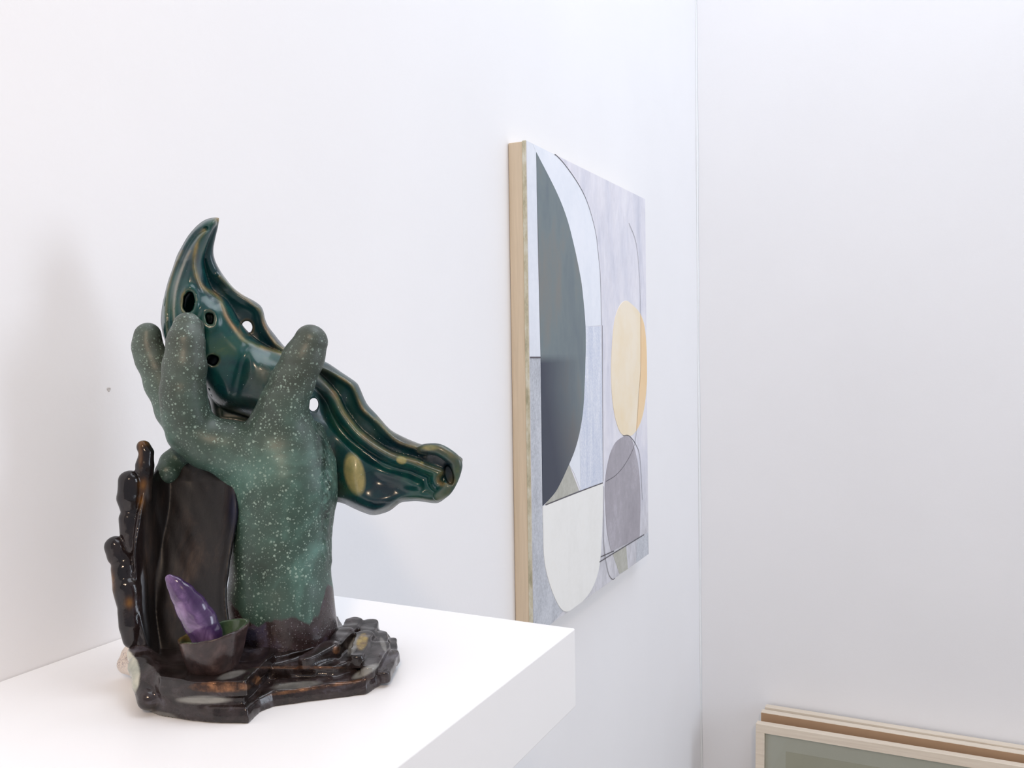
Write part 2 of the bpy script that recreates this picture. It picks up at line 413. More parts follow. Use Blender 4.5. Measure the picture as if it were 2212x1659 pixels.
def plan(u, v, h):
    p = (on_plane(u, v, 2, SHELF_Z+h*S)-CAM)/S
    return p[0], p[1]
def dep(u, v, h):
    """z of the point seen at u,v that stands h above the shelf"""
    p = (on_plane(u, v, 2, SHELF_Z+h*S)-CAM) @ R
    return -p[2]/S-F
def smin(a, b, k): 
    h = np.clip(.5+.5*(b-a)/k, 0, 1); return b*(1-h)+a*h-k*h*(1-h)
def smax(a, b, k): return -smin(-a, -b, k)
def capsule(x, y, z, a, ra, b, rb, flat=1.0):
    pa = np.stack([x-a[0], y-a[1], z-a[2]]); ba = b-a
    L = ba.dot(ba)+1e-9
    t = np.clip((pa[0]*ba[0]+pa[1]*ba[1]+pa[2]*ba[2])/L, 0, 1)
    dx, dy, dz = pa[0]-t*ba[0], pa[1]-t*ba[1], (pa[2]-t*ba[2])*flat
    return np.sqrt(dx*dx+dy*dy+dz*dz)-(ra+(rb-ra)*t)
def chain(x, y, z, pts, k=0, flat=1.0):
    f = None
    for i in range(len(pts)-1):
        a, b = pts[i], pts[i+1]
        c = capsule(x, y, z, c3(*a[:3]), a[3], c3(*b[:3]), b[3], flat)
        f = c if f is None else (smin(f, c, k) if k else np.minimum(f, c))
    return f
rng = np.random.RandomState(4)
_nd = rng.normal(size=(14, 3)); _nd /= np.linalg.norm(_nd, axis=1)[:, None]; _np = rng.rand(14)*6.28; _ns = rng.rand(14)*.8+.6
def lump(x, y, z, wl):
    f = 0
    for k in range(10):
        f = f+np.sin((x*_nd[k,0]+y*_nd[k,1]+z*_nd[k,2])*(6.28/wl)*_ns[k]+_np[k])
    return f/5.0
class F2:
    """2-D field sampled on a grid, read back with bilinear interpolation"""
    def __init__(s, box_, step):
        s.x0, s.y0, s.x1, s.y1 = box_; s.st = step
        s.nx = int((s.x1-s.x0)/step)+2; s.ny = int((s.y1-s.y0)/step)+2
        s.U, s.Vv = np.meshgrid(s.x0+np.arange(s.nx)*step, s.y0+np.arange(s.ny)*step, indexing='ij')
    def read(s, A, u, v):
        fu = np.clip((u-s.x0)/s.st, 0, s.nx-1.001); fv = np.clip((v-s.y0)/s.st, 0, s.ny-1.001)
        i = fu.astype(np.int32); j = fv.astype(np.int32); a = fu-i; b = fv-j
        return A[i, j]*(1-a)*(1-b)+A[i+1, j]*a*(1-b)+A[i, j+1]*(1-a)*b+A[i+1, j+1]*a*b
    def line(s, pts):
        d = np.full(s.U.shape, 1e9)
        for (ax, ay), (bx, by) in zip(pts[:-1], pts[1:]):
            ex, ey = bx-ax, by-ay; wx, wy = s.U-ax, s.Vv-ay
            t = np.clip((wx*ex+wy*ey)/(ex*ex+ey*ey+1e-9), 0, 1)
            d = np.minimum(d, (wx-ex*t)**2+(wy-ey*t)**2)
        return np.sqrt(d)
    def poly(s, pts):
        P = list(pts)+[pts[0]]; d = s.line(P); ins = np.zeros(s.U.shape, bool)
        for (ax, ay), (bx, by) in zip(P[:-1], P[1:]):
            c = ((ay > s.Vv) != (by > s.Vv))
            with np.errstate(divide='ignore', invalid='ignore'):
                xi = (bx-ax)*(s.Vv-ay)/(by-ay)+ax
            ins ^= c & (s.U < xi)
        return np.where(ins, -d, d)
def extract(func, lo, hi, step, stride=6):
    lo = np.array(lo, float); n = (np.ceil((np.array(hi)-lo)/step)).astype(int)
    n = ((n+stride-1)//stride)*stride
    ax = [lo[i]+np.arange(n[i])*step for i in range(3)]
    cax = [lo[i]+(np.arange(n[i]//stride)*stride+(stride-1)/2)*step for i in range(3)]
    CXg, CYg, CZg = np.meshgrid(*cax, indexing='ij')
    cv = func(CXg.ravel(), CYg.ravel(), CZg.ravel()).reshape(CXg.shape)
    act = np.abs(cv) < stride*step*1.9
    A = np.where(np.repeat(np.repeat(np.repeat(cv, stride, 0), stride, 1), stride, 2) < 0, -1.0, 1.0).astype(np.float32)*1e3
    bi = np.argwhere(act)
    o = np.stack(np.meshgrid(*[np.arange(stride)]*3, indexing='ij'), -1).reshape(-1, 3)
    for c0 in range(0, len(bi), 4000):
        idx = (bi[c0:c0+4000, None, :]*stride+o[None]).reshape(-1, 3)
        A[idx[:,0], idx[:,1], idx[:,2]] = func(ax[0][idx[:,0]], ax[1][idx[:,1]], ax[2][idx[:,2]])
    A[0] = A[-1] = 1e3; A[:,0] = A[:,-1] = 1e3; A[:,:,0] = A[:,:,-1] = 1e3
    A = np.clip(A, -step*2, step*2)
    ins = A < 0
    m = n-1
    cnt = np.zeros(m, np.int8)
    for dx in (0,1):
        for dy in (0,1):
            for dz in (0,1): cnt += ins[dx:dx+m[0], dy:dy+m[1], dz:dz+m[2]]
    cells = np.argwhere((cnt > 0) & (cnt < 8))
    vid = np.full(m, -1, np.int64); vid[cells[:,0], cells[:,1], cells[:,2]] = np.arange(len(cells))
    acc = np.zeros((len(cells), 3)); num = np.zeros(len(cells))
    for axn in range(3):
        o1, o2 = [i for i in range(3) if i != axn]
        for a in (0,1):
            for b in (0,1):
                p = cells.copy(); p[:,o1] += a; p[:,o2] += b
                q = p.copy(); q[:,axn] += 1
                va = A[p[:,0],p[:,1],p[:,2]]; vb = A[q[:,0],q[:,1],q[:,2]]
                c = (va < 0) != (vb < 0)
                t = np.where(c, va/(va-vb+1e-12), 0)
                pt = p.astype(float); pt[:,axn] += t
                acc[c] += pt[c]; num[c] += 1
    Vv = lo+acc/num[:,None]*step
    faces = []
    for axn in range(3):
        o1, o2 = [(1,2),(2,0),(0,1)][axn]
        sl0 = [slice(0, n[i]-1) if i == axn else slice(1, n[i]-1) for i in range(3)]
        sl1 = [slice(1, n[i]) if i == axn else slice(1, n[i]-1) for i in range(3)]
        a = ins[tuple(sl0)]; b = ins[tuple(sl1)]
        e = np.argwhere(a != b); flip = a[e[:,0],e[:,1],e[:,2]]
        for i in range(3):
            if i != axn: e[:,i] += 1
        def cid(da, db):
            p = e.copy(); p[:,o1] -= da; p[:,o2] -= db
            return vid[p[:,0],p[:,1],p[:,2]]
        q = np.stack([cid(1,1), cid(0,1), cid(0,0), cid(1,0)], 1)
        q[~flip] = q[~flip][:, ::-1]
        faces.append(q)
    Q = np.concatenate(faces); Q = Q[(Q >= 0).all(1)]
    return Vv, Q
def relax(V, Q, it=2, lam=.5):
    E = np.concatenate([Q[:, [0,1]], Q[:, [1,2]], Q[:, [2,3]], Q[:, [3,0]]])
    for _ in range(it):
        s_ = np.zeros_like(V); c = np.zeros(len(V))
        for k in range(3): s_[:,k] = np.bincount(E[:,0], V[E[:,1],k], len(V))
        c = np.bincount(E[:,0], minlength=len(V)).astype(float); c[c == 0] = 1
        V = V+lam*(s_/c[:,None]-V)
    return V
def uvof(x, y, z): k = 1+z/F; return CX+x/k, CY+y/k
def bounds(us, vs, ds):
    P = np.array([c3(u, v, d) for u in us for v in vs for d in ds]); return P.min(0), P.max(0)
arm0 = to_world(c3(620, 1440, 0)); arm0[2] = SHELF_Z
sculpt = empty('ceramic_sculpture', tuple(arm0))
tag(sculpt, 'glazed ceramic sculpture of a speckled green hand holding a dark teal horned head', 'sculpture')
def ceramic(name, V, Q, mat, attrs=None, parent=sculpt, root=arm0):
    Wd = to_world(V)-root
    me = bpy.data.meshes.new(name)
    me.vertices.add(len(Wd)); me.vertices.foreach_set('co', Wd.astype(np.float32).ravel())
    me.loops.add(len(Q)*4); me.loops.foreach_set('vertex_index', Q.astype(np.int32).ravel())
    me.polygons.add(len(Q)); me.polygons.foreach_set('loop_start', (np.arange(len(Q))*4).astype(np.int32))
    me.polygons.foreach_set('loop_total', np.full(len(Q), 4, np.int32))
    me.polygons.foreach_set('use_smooth', np.ones(len(Q), bool))
    me.update(calc_edges=True); me.validate()
    for k, a in (attrs or {}).items():
        at = me.attributes.new(k, 'FLOAT', 'POINT'); at.data.foreach_set('value', np.asarray(a, np.float32))
    me.materials.append(mat)
    o = bpy.data.objects.new(name, me)
    if parent is None: o.location = root
    print(name, len(Q))
    return link(o, parent)

# --- hand
FOREARM = [(622,1415,10,104),(621,1370,6,103),(606,1300,0,109),(606,1200,0,103),(608,1150,0,98),(612,1100,0,100),(617,1050,0,105),(616,1005,0,98)]
FING_B = [(540,1000,-5,72),(490,966,-25,55),(450,958,-35,52),(414,930,-45,48),(400,890,-58,45),(395,850,-66,43.5),(399,790,-70,41),(402,740,-66,36),(404.5,704,-58,29)]
FING_B2 = [(422,832,-45,12),(427,800,-46,16),(427,750,-44,16.5),(424,704,-42,16)]
FING_A = [(412,935,-25,47),(378,885,10,40),(350,830,30,35),(328,775,38,33),(319,750,40,30),(319,725,40,28.5)]
FING_C = [(616,1010,0,98),(609,965,-6,88),(606,925,-22,66),(612,875,-45,49),(633,822,-62,43),(655,775,-72,40.5),(671,738,-74,35)]
FING_D = [(490,960,30,30),(470,915,80,12),(461,872,100,11),(458,840,105,10)]
LINK = [(405,975,20,30),(372,1000,5,27),(362,1020,-15,27)]
def f_hand(x, y, z):
    f = chain(x, y, z, FOREARM, 20)
    f = smin(f, chain(x, y, z, FING_B, 16), 24)
    f = smin(f, chain(x, y, z, FING_B2, 4), 3)
    f = smin(f, chain(x, y, z, FING_C, 14), 20)
    f = smin(f, chain(x, y, z, FING_A, 12), 10)
    f = smin(f, chain(x, y, z, FING_D, 8), 8)
    f = smin(f, chain(x, y, z, LINK, 6), 8)
    # web of the palm, flank of clay where the head was pressed on
    f = smin(f, chain(x, y, z, [(510,975,-25,58),(570,985,-30,70)], 0), 16)
    f = smin(f, chain(x, y, z, [(676,935,30,26),(700,1000,30,24),(703,1080,20,22),(697,1150,10,16),(700,1210,5,14)], 8), 12)
    u, v = uvof(x, y, z)
    seam = np.exp(-((u-np.interp(v, [900,960,1040,1100,1220], [684,696,708,704,704]))/13.)**2)*np.clip((v-905)/30, 0, 1)*np.clip((1235-v)/30, 0, 1)
    return f+lump(x, y, z, 80)*1.0+seam*(lump(x, y, z, 17)*1.6+2.0*np.sin((u-690)/4.2+v/60.))
lo, hi = bounds((270, 740), (670, 1500), (-140, 150))
V, Q = extract(f_hand, lo, hi, 2.6)
V = relax(V, Q, 2)
hh, _, _ = world_rel(V[:,0], V[:,1], V[:,2]); uu, vv = uvof(V[:,0], V[:,1], V[:,2])
def mat_hand():
    m, n, l, p = new_mat('speckled_green_glaze'); co = objco(n)
    tc = n.new('ShaderNodeSeparateXYZ'); l.new(co, tc.inputs[0]); z = tc.outputs[2]
    big = noise(n, l, co, 16, 4, .6, .4)
    low = ramp(n, l, big, [(.34, srgb(46,62,54)), (.5, srgb(60,84,75)), (.66, srgb(94,132,122))])
    high = ramp(n, l, big, [(.34, srgb(52,57,50)), (.5, srgb(68,77,70)), (.68, srgb(92,108,100))])
    up = n.new('ShaderNodeMapRange'); l.new(z, up.inputs[0]); up.inputs[1].default_value = .135; up.inputs[2].default_value = .215
    c = mix(n, l, up.outputs[0], low, high)
    sm_ = math_(n, l, 'MULTIPLY', attr(n, 'seam'), ramp(n, l, noise(n, l, co, 120, 6, .75), [(.42, g(0)), (.55, g(1))]))
    c = mix(n, l, math_(n, l, 'MULTIPLY', sm_, .85), c, srgb(18,34,30))
    # specks in clusters
    clus = ramp(n, l, noise(n, l, co, 30, 3), [(.36, g(.3)), (.55, g(1))])
    s1 = specks(n, l, co, 310, .36, .8); s2 = specks(n, l, co, 470, .42, .85); s3 = specks(n, l, co, 800, .45, .7)
    sp = math_(n, l, 'MAXIMUM', s1, math_(n, l, 'MAXIMUM', math_(n, l, 'MULTIPLY', s2, .85), math_(n, l, 'MULTIPLY', s3, .5)))
    sp = math_(n, l, 'MULTIPLY', sp, clus)
    c = mix(n, l, math_(n, l, 'MULTIPLY', sp, .7), c, srgb(160,184,172))
    # bare dark glaze at the foot of the arm
    drip = noise(n, l, co, 55, 4, .6, .3, (1, 1, .35))
    dk = attr(n, 'dark'); thr = math_(n, l, 'ADD', dk, math_(n, l, 'MULTIPLY', math_(n, l, 'SUBTRACT', drip, .5), .9))
    foot = ramp(n, l, thr, [(.46, g(0)), (.56, g(1))])
    dcol = ramp(n, l, noise(n, l, co, 45, 5, .65, .5), [(.3, srgb(38,30,28)), (.48, srgb(58,46,48)), (.62, srgb(84,78,96)), (.72, srgb(62,60,86))])
    dcol = mix(n, l, math_(n, l, 'MULTIPLY', s3, .35), dcol, srgb(160,160,165))
    c = mix(n, l, foot, c, dcol)
    l.new(c, p.inputs['Base Color'])
    l.new(ramp(n, l, foot, [(0, g(.42)), (1, g(.25))]), p.inputs['Roughness'])
    bump(n, l, p, math_(n, l, 'ADD', sp, math_(n, l, 'MULTIPLY', noise(n, l, co, 200, 3), .6)), .25, .0006)
    return m
edge = np.interp(uu, [500,530,560,600,640,668,690,705,716,725], [1300,1338,1352,1338,1340,1350,1325,1268,1262,1270])
dark = np.clip(.5+(vv-edge)/60, 0, 1)
ceramic('hand', V, Q, mat_hand(), {'dark': dark, 'seam': np.exp(-((uu-np.interp(vv, [900,960,1040,1100,1220], [684,696,708,704,704]))/15.)**2)*np.clip((vv-890)/40, 0, 1)*np.clip((1180-vv)/60, 0, 1)})

# --- horned head
O = [(474,470),(471,490),(465,515),(461,540),(464,560),(475,583),(489,603),(505,622),(525,637),(546,648),(562,659),(569,671),(573,690),(580,706),(592,722),(605,738),(619,752),(655,770),
     (698,779),(735,802),(768,825),(777,838),(792,871),(814,895),(842,927),(870,943),(900,956),(915,960),(922,957.5),(948.5,958.5),(956,963),(978,977),(996,988),(999.5,994),(995,1011),(992,1030),(984,1047),(970,1068),(956,1080),(944,1086),(927,1085),(903,1082),(883,1082.5),(866,1085),(856,1092),(840,1103),(811,1112.5),(791,1109),(760,1096),(736,1085),(700,1080),(640,1040),(580,970),(530,930),(470,920),(460,905),(457,885),(452,862),(443,848),(425,832),(400,800),(375,770),(356,735),(349,705),(348,686),(352.6,650),(360,619),(369,590),(383.4,552),(401.5,518),(421,492.5),(441,477),(457.5,471)]
LIP = [(470,484),(462,498),(451,525),(442,561),(446,587),(456,619),(467,632),(485,643),(497,657),(506,672),(517,692),(532,711),(553,731),(589,752),(640,770),(690,803),(731,847),(748,881),(770,912),(796,938),(831,962),(857,975),(898,986),(918,995),(942,1004),(961,1013),(964,1024),(956,1035)]
NB = LIP+[(961,1043),(973,1044),(984,1047),(970,1068),(956,1080),(944,1086),(927,1085),(903,1082),(883,1082.5),(866,1085),(856,1092),(840,1103),(811,1112.5),(791,1109),(760,1096),(736,1085),(700,1080),(640,1040),(590,960),(560,915),(520,898),(490,889),(466,874),(437,832),(420,822),(400,800),(375,770),(356,735),(349,705),(348,686),(352.6,650),(360,619),(369,590),(383.4,552),(401.5,518),(421,492.5),(441,477),(457.5,471),(474,470)]
CREST = [(441,499),(428.6,519.6),(420.5,550),(420.5,577.5),(430.4,610),(445,627),(463,635),(477,651.6),(488,680.6),(502.7,704),(519,725.8),(529,736),(545,742),(571,752),(596,758),(612,766),(650,782),(686,806),(722,845),(735,866),(755,903),(780,933),(811,953),(855,980),(905,996),(946,1010)]
CREST2 = [(475,597),(503,623),(530,643),(556,664),(566,680),(572,703),(588,731),(610,752),(694,795),(727,810),(757,829.5),(770,851),(783,881.5),(800.6,899),(824.5,918.5),(848,944.5),(868,957.5),(898,966)]
GROOVE = [(446.7,492.5),(426.8,505),(408.7,528.7),(392.4,561),(379.8,594),(371.6,622.7),(368,650),(367,677),(369,713),(372,740)]
RIM = [(908,971,8,9),(925,970,0,11),(948,972,-6,12),(970,985,-6,13),(985,1000,-4,12.5),(982,1022,-4,12),(974,1043,-8,12),(962,1060,-8,12),(945,1072,-4,11)]
RIMS = [tuple(p) for p in catmull(RIM, False, 3)]
f2 = F2((320, 440, 1030, 1140), 2.0)
sm = lambda P, n=3: [tuple(p) for p in catmull(P, False, n)]
A_O = f2.poly(sm(O+[O[0]])[:-1]); A_N = f2.poly(sm(NB)[:-1]); A_lip = f2.line(sm(LIP)); A_cr = f2.line(sm(CREST)); A_c2 = f2.line(sm(CREST2)); A_gr = f2.line(sm(GROOVE))
U_, V_ = f2.U, f2.Vv
def prof(t): t = np.clip(t, 0, 1); return np.sqrt(np.clip(1-(1-t)**2, 0, 1))
def ell(cx, cy, rx, ry, ang=0.0):
    a = math.radians(ang); du, dv = U_-cx, V_-cy
    p, q = du*math.cos(a)+dv*math.sin(a), -du*math.sin(a)+dv*math.cos(a)
    return np.sqrt((p/rx)**2+(q/ry)**2)
df = np.interp(U_, [350,450,560,700,780,880,960,1000], [62,70,96,92,82,60,44,34])
hb = np.clip((V_-470)/170, 0, 1); hb = hb*hb*(3-2*hb); df = 22+(df-22)*hb
sn = np.clip((U_-640)/90, 0, 1); sn = sn*sn*(3-2*sn)
tO, tN = -A_O, -A_N
dff = df-(10+16*hb)*prof(tO/16)-10*np.exp(-(A_c2/7.5)**2)+8*prof((tO-20)/40)+6*np.exp(-(ell(531,706,20,26))**2)
dff = dff+8*np.sin(U_/17.+V_/23.)*np.clip((tO-20)/30, 0, 1)*.5
bodyA = (34+56*hb)*prof(tN/(16+36*hb))
upper = df-bodyA-7*np.exp(-(A_cr/9.0)**2)+15*np.exp(-(A_gr/(4.5+3*hb))**2)*np.clip(tN/6, 0, 1)
upper = upper-6*np.exp(-((A_gr-11)/5.)**2)*(V_ > 560)-14*np.exp(-ell(560,820,30,60,-20)**2)+9*np.exp(-ell(520,800,12,70,15)**2)
tl = np.where(A_N < 0, A_lip, 0)
tube = 50*np.sqrt(np.clip(1-((tl-17)/17.)**2, 0, 1))
sj = np.clip((tl-14)/34., 0, 1); sj = sj*sj*(3-2*sj)
jaw = (8+32*sj)*prof(tO/34.)-13*np.exp(-((tl-41)/9.)**2)+24*np.exp(-ell(766,1024,28,50,-12)**2)+12*np.exp(-(ell(815,1085,60,22))**2)-12*np.exp(-ell(835,1042,48,22,20)**2)-9*np.exp(-ell(915,1062,44,9)**2)
jaw = jaw*(.25+.75*np.clip((tl-6)/20, 0, 1))
snout = df-smax(tube, jaw*prof(tN/12), 5)
dn = upper*(1-sn)+snout*sn
dn = dn+4.0*np.exp(-(ell(453,688,19,24)-.9)**2*6)*-1
db = df+16+34*prof(tO/50)
for (cx_, cy_, rx_, ry_, aa) in ((408,652,13.5,23,5),): dn = dn-5*np.exp(-((ell(cx_, cy_, rx_, ry_, aa)-1.35)/.28)**2)
wb = 1.2*np.sin(U_/3.1)*np.sin(V_/4.3+1)
hole_near = wb+np.minimum.reduce([(ell(408,652,12.5,23,5)-1)*14, (ell(453,688,9.5,14,-8)-1)*10, (ell(459,778,13,11.5,0)-1)*11])
hole_far = (ell(533,707,12,13.5,0)-1)*12
hole_all = (ell(677,874,10.5,14.5,8)-1)*11
hole_pk = (ell(970,1026,9.5,21,-12)-1)*10
chan = A_lip
def f_head(x, y, z):
    u, v = uvof(x, y, z)
    rd = lambda A: f2.read(A, u, v)
    sO, sN, a, b, c, d0 = rd(A_O), rd(A_N), rd(dn), rd(dff), rd(db), rd(df)
    near = smax(smax((a-z)*.8, z-(d0+8), 3), sN, 5)
    near = smax(near, -smax(rd(hole_near), z-(d0-4), 2), 3)
    farw = smax(smax((b-z)*.85, (z-c)*.9, 4), sO, 5)
    farw = smax(farw, -rd(hole_far), 3)
    f = smin(near, farw, 3)
    f = smin(f, chain(x, y, z, RIMS, 4), 9)
    f = smax(f, -smax(rd(hole_pk), z-34, 3), 4)
    f = smax(f, -rd(hole_all), 3)
    return f+lump(x, y, z, 60)*.6
lo, hi = bounds((335, 1012), (458, 1125), (-95, 165))
V, Q = extract(f_head, lo, hi, 2.3)
V = relax(V, Q, 2, .45)
uu, vv = uvof(V[:,0], V[:,1], V[:,2])
rd = lambda A: f2.read(A, uu, vv)
gold = np.exp(-(rd(A_cr)/4.6)**2)*(uu < 690)+.75*np.exp(-((rd(A_lip)-10)/5.5)**2)*(uu > 680)*(rd(A_N) < 0)*(V[:,2] < 60)+.7*np.exp(-(rd(A_c2)/3.6)**2)+.6*np.exp(-((rd(A_gr)-8)/3.)**2)*(V[:,2] < 40)*(vv > 540)
gold += .6*np.exp(-((rd(hole_near)-4)/3.)**2)*(uu < 400)+.3*np.exp(-((rd(hole_near)-2)/2.)**2)+.3*np.exp(-((rd(hole_far)-3)/2.5)**2)
gold += np.exp(-(np.abs(rd(ell(472,474,9,9))))**2)
rimd = f2.line([(a[0], a[1]) for a in RIM]+[]); gold += .35*np.exp(-((rd(rimd))/7.)**2)
gold += .35*np.exp(-((-rd(A_O)-4)/5.)**2)*(vv > 900)
patch = np.clip((1.15-rd(ell(766,1024,21,44,-12)))*3.5, 0, 1)+np.clip((1-rd(ell(867,994,13,10,20)))*3, 0, 1)*1.1+.8*np.clip((1-rd(ell(911,1000,5,4)))*3, 0, 1)+.7*np.clip((1-rd(ell(930,967,22,8)))*2, 0, 1)
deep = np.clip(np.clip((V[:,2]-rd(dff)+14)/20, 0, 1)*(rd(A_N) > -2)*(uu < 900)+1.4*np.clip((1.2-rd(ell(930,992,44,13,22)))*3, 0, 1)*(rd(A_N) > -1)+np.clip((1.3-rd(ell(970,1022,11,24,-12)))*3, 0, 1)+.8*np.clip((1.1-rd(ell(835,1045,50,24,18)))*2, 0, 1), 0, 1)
slip = np.exp(-((uu-np.interp(vv, [800,900,960,1020,1080,1110], [700,690,705,722,730,735]))/22)**2)*(vv > 790)+np.exp(-rd(ell(570,810,42,46,20))**2)*.9*(V[:,2] < 60)+.9*(np.clip((vv-850)/30, 0, 1))*(uu < 600)
def mat_head():
    m, n, l, p = new_mat('teal_glaze'); co = objco(n)
    big = noise(n, l, co, 26, 5, .6, .6)
    c = ramp(n, l, big, [(.28, srgb(4,26,40)), (.42, srgb(5,48,56)), (.55, srgb(10,68,66)), (.68, srgb(34,76,60)), (.85, srgb(84,102,62))])
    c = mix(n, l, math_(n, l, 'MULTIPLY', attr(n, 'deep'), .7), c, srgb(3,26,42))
    br = noise(n, l, co, 90, 5, .65)
    gf = math_(n, l, 'MULTIPLY', attr(n, 'gold'), ramp(n, l, br, [(.3, g(.35)), (.65, g(1))]), True)
    gcol = ramp(n, l, noise(n, l, co, 60, 4), [(.35, srgb(96,104,62)), (.52, srgb(146,128,76)), (.68, srgb(168,128,78))])
    c = mix(n, l, math_(n, l, 'MULTIPLY', gf, .85), c, gcol)
    c = mix(n, l, math_(n, l, 'MULTIPLY', attr(n, 'patch'), .85, True), c, ramp(n, l, br, [(.3, srgb(122,128,84)), (.6, srgb(176,164,108))]))
    sf = math_(n, l, 'MULTIPLY', attr(n, 'slip'), ramp(n, l, noise(n, l, co, 38, 5, .7), [(.38, g(.1)), (.55, g(1))]), True)
    c = mix(n, l, math_(n, l, 'MULTIPLY', sf, .8), c, ramp(n, l, br, [(.35, srgb(34,38,34)), (.6, srgb(62,70,62))]))
    s1 = specks(n, l, co, 620, .2, .08)
    c = mix(n, l, math_(n, l, 'MULTIPLY', s1, .8), c, srgb(190,205,210))
    s2 = specks(n, l, co, 130, .16, .06); c = mix(n, l, math_(n, l, 'MULTIPLY', s2, .6), c, srgb(130,70,84))
    l.new(c, p.inputs['Base Color'])
    l.new(ramp(n, l, math_(n, l, 'MAXIMUM', sf, noise(n, l, co, 20, 2)), [(.4, g(.24)), (1, g(.5))]), p.inputs['Roughness'])
    p.inputs['Coat Weight'].default_value = .15; p.inputs['Coat Roughness'].default_value = .08
    bump(n, l, p, math_(n, l, 'ADD', br, math_(n, l, 'MULTIPLY', s1, .5)), .16, .0007)
    return m
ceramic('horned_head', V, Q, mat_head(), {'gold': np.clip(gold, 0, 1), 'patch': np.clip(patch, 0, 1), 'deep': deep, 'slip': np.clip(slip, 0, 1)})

# --- dark cupped hand behind
SH = [(338,1012),(360,985),(400,970),(450,985),(490,1010),(506,1035),(514,1070),(515,1113),(508,1150),(501,1190),(495,1230),(490,1290),(500,1400),(480,1455),(408,1472),(354,1445),(316,1400),(298,1325),(288,1229),(290,1136),(305,1070),(325,1030)]
g2 = F2((210, 930, 570, 1500), 2.0); U_, V_ = g2.U, g2.Vv
B_S = g2.poly(sm(SH+[SH[0]], 4)[:-1])
tS = -B_S
fs = np.interp(V_, [980,1040,1200,1450], [0,-38,-80,-128])+np.interp(U_+11*np.sin(V_/62.)+(V_-1230)*.05, [290,348,395,515], [-54,16,10,-22])-5*np.exp(-((tS-7)/10.)**2)
fs = fs+6*np.sin((U_*.9-V_*.35)/16.)*np.clip((tS-18)/30, 0, 1)*.35-12*np.exp(-(((U_-505)/14.)**2+((V_-1090)/45.)**2))
fs = fs+5*np.exp(-((U_-342-(V_-1200)*.03-10*np.sin(V_/45.))/10.)**2)*np.clip((tS-18)/20, 0, 1)
KN = [ [(309,1075,-84,17),(310,1040,-84,17),(313,1005,-84,18),(316,978,-82,15),(310,966,-82,14.5)], [(283,1100,-96,20),(279,1075,-98,23),(281,1040,-98,22.5)],
       [(286,1180,-104,17),(280,1150,-104,18),(279,1120,-102,20)], [(271,1215,-112,22),(256,1200,-114,21),(249,1180,-114,20.5)],
       [(272,1258,-116,26),(268,1228,-116,25)], [(282,1318,-124,24),(274,1268,-122,27)], [(286,1380,-130,19),(283,1350,-130,22),(279,1320,-126,23)], [(302,1120,-90,14),(300,1220,-100,14),(304,1320,-115,14),(310,1390,-126,16)] ]
def f_dark(x, y, z):
    u, v = uvof(x, y, z)
    s_, a = g2.read(B_S, u, v), g2.read(fs, u, v)
    f = smax(smax((a-z)*.9, z-(a+34), 6), s_, 7)
    for k, c in enumerate(KN): f = smin(f, chain(x, y, z, c, 2), 2.0)
    h, _, _ = world_rel(x, y, z)
    return smax(f+lump(x, y, z, 40)*1.0, 8-h, 2)
lo, hi = bounds((218, 530), (938, 1480), (-185, 10))
V, Q = extract(f_dark, lo, hi, 2.4)
V = relax(V, Q, 2, .45)
uu, vv = uvof(V[:,0], V[:,1], V[:,2])
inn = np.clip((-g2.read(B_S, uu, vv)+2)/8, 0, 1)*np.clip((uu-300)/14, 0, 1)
gl = np.exp(-(((uu-309)/9)**2+((vv-1046)/12)**2))+.9*np.exp(-(((uu-306)/7)**2+((vv-1080)/18)**2))+.8*np.exp(-(((uu-278)/8)**2+((vv-1302)/10)**2))+.9*np.exp(-(((uu-240)/7)**2+((vv-1260)/22)**2))+.7*np.exp(-(((uu-303)/5)**2+((vv-985)/22)**2))+.6*np.exp(-(((uu-310)/14)**2+((vv-955)/9)**2))
blue = np.exp(-(((uu-506)/12)**2+((vv-1100)/48)**2))
def mat_dark(name='brown_black_glaze'):
    m, n, l, p = new_mat(name); co = objco(n)
    big = noise(n, l, co, 30, 5, .65, .5, (1, 1, .6))
    c = ramp(n, l, big, [(.3, srgb(10,8,10)), (.46, srgb(24,18,20)), (.58, srgb(42,33,32)), (.68, srgb(62,58,66)), (.8, srgb(88,80,78))])
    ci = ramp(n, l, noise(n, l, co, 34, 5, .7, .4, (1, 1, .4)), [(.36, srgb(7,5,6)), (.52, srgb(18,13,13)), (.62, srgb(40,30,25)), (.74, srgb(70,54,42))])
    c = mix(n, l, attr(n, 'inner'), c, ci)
    c = mix(n, l, attr(n, 'amber'), c, ramp(n, l, big, [(.3, srgb(62,34,12)), (.6, srgb(140,96,38))]))
    c = mix(n, l, math_(n, l, 'MULTIPLY', attr(n, 'blue'), .9), c, srgb(14,18,46))
    l.new(c, p.inputs['Base Color'])
    l.new(mix(n, l, attr(n, 'inner'), g(.12), g(.5)), p.inputs['Roughness'])
    bump(n, l, p, noise(n, l, co, 110, 5, .7, 0, (1, 1, .5)), .3, .001)
    return m
ceramic('cupped_hand', V, Q, mat_dark(), {'inner': inn, 'amber': np.clip(gl, 0, 1), 'blue': blue})['label'] = 'dark brown-black upright cupped hand with segmented fingers'

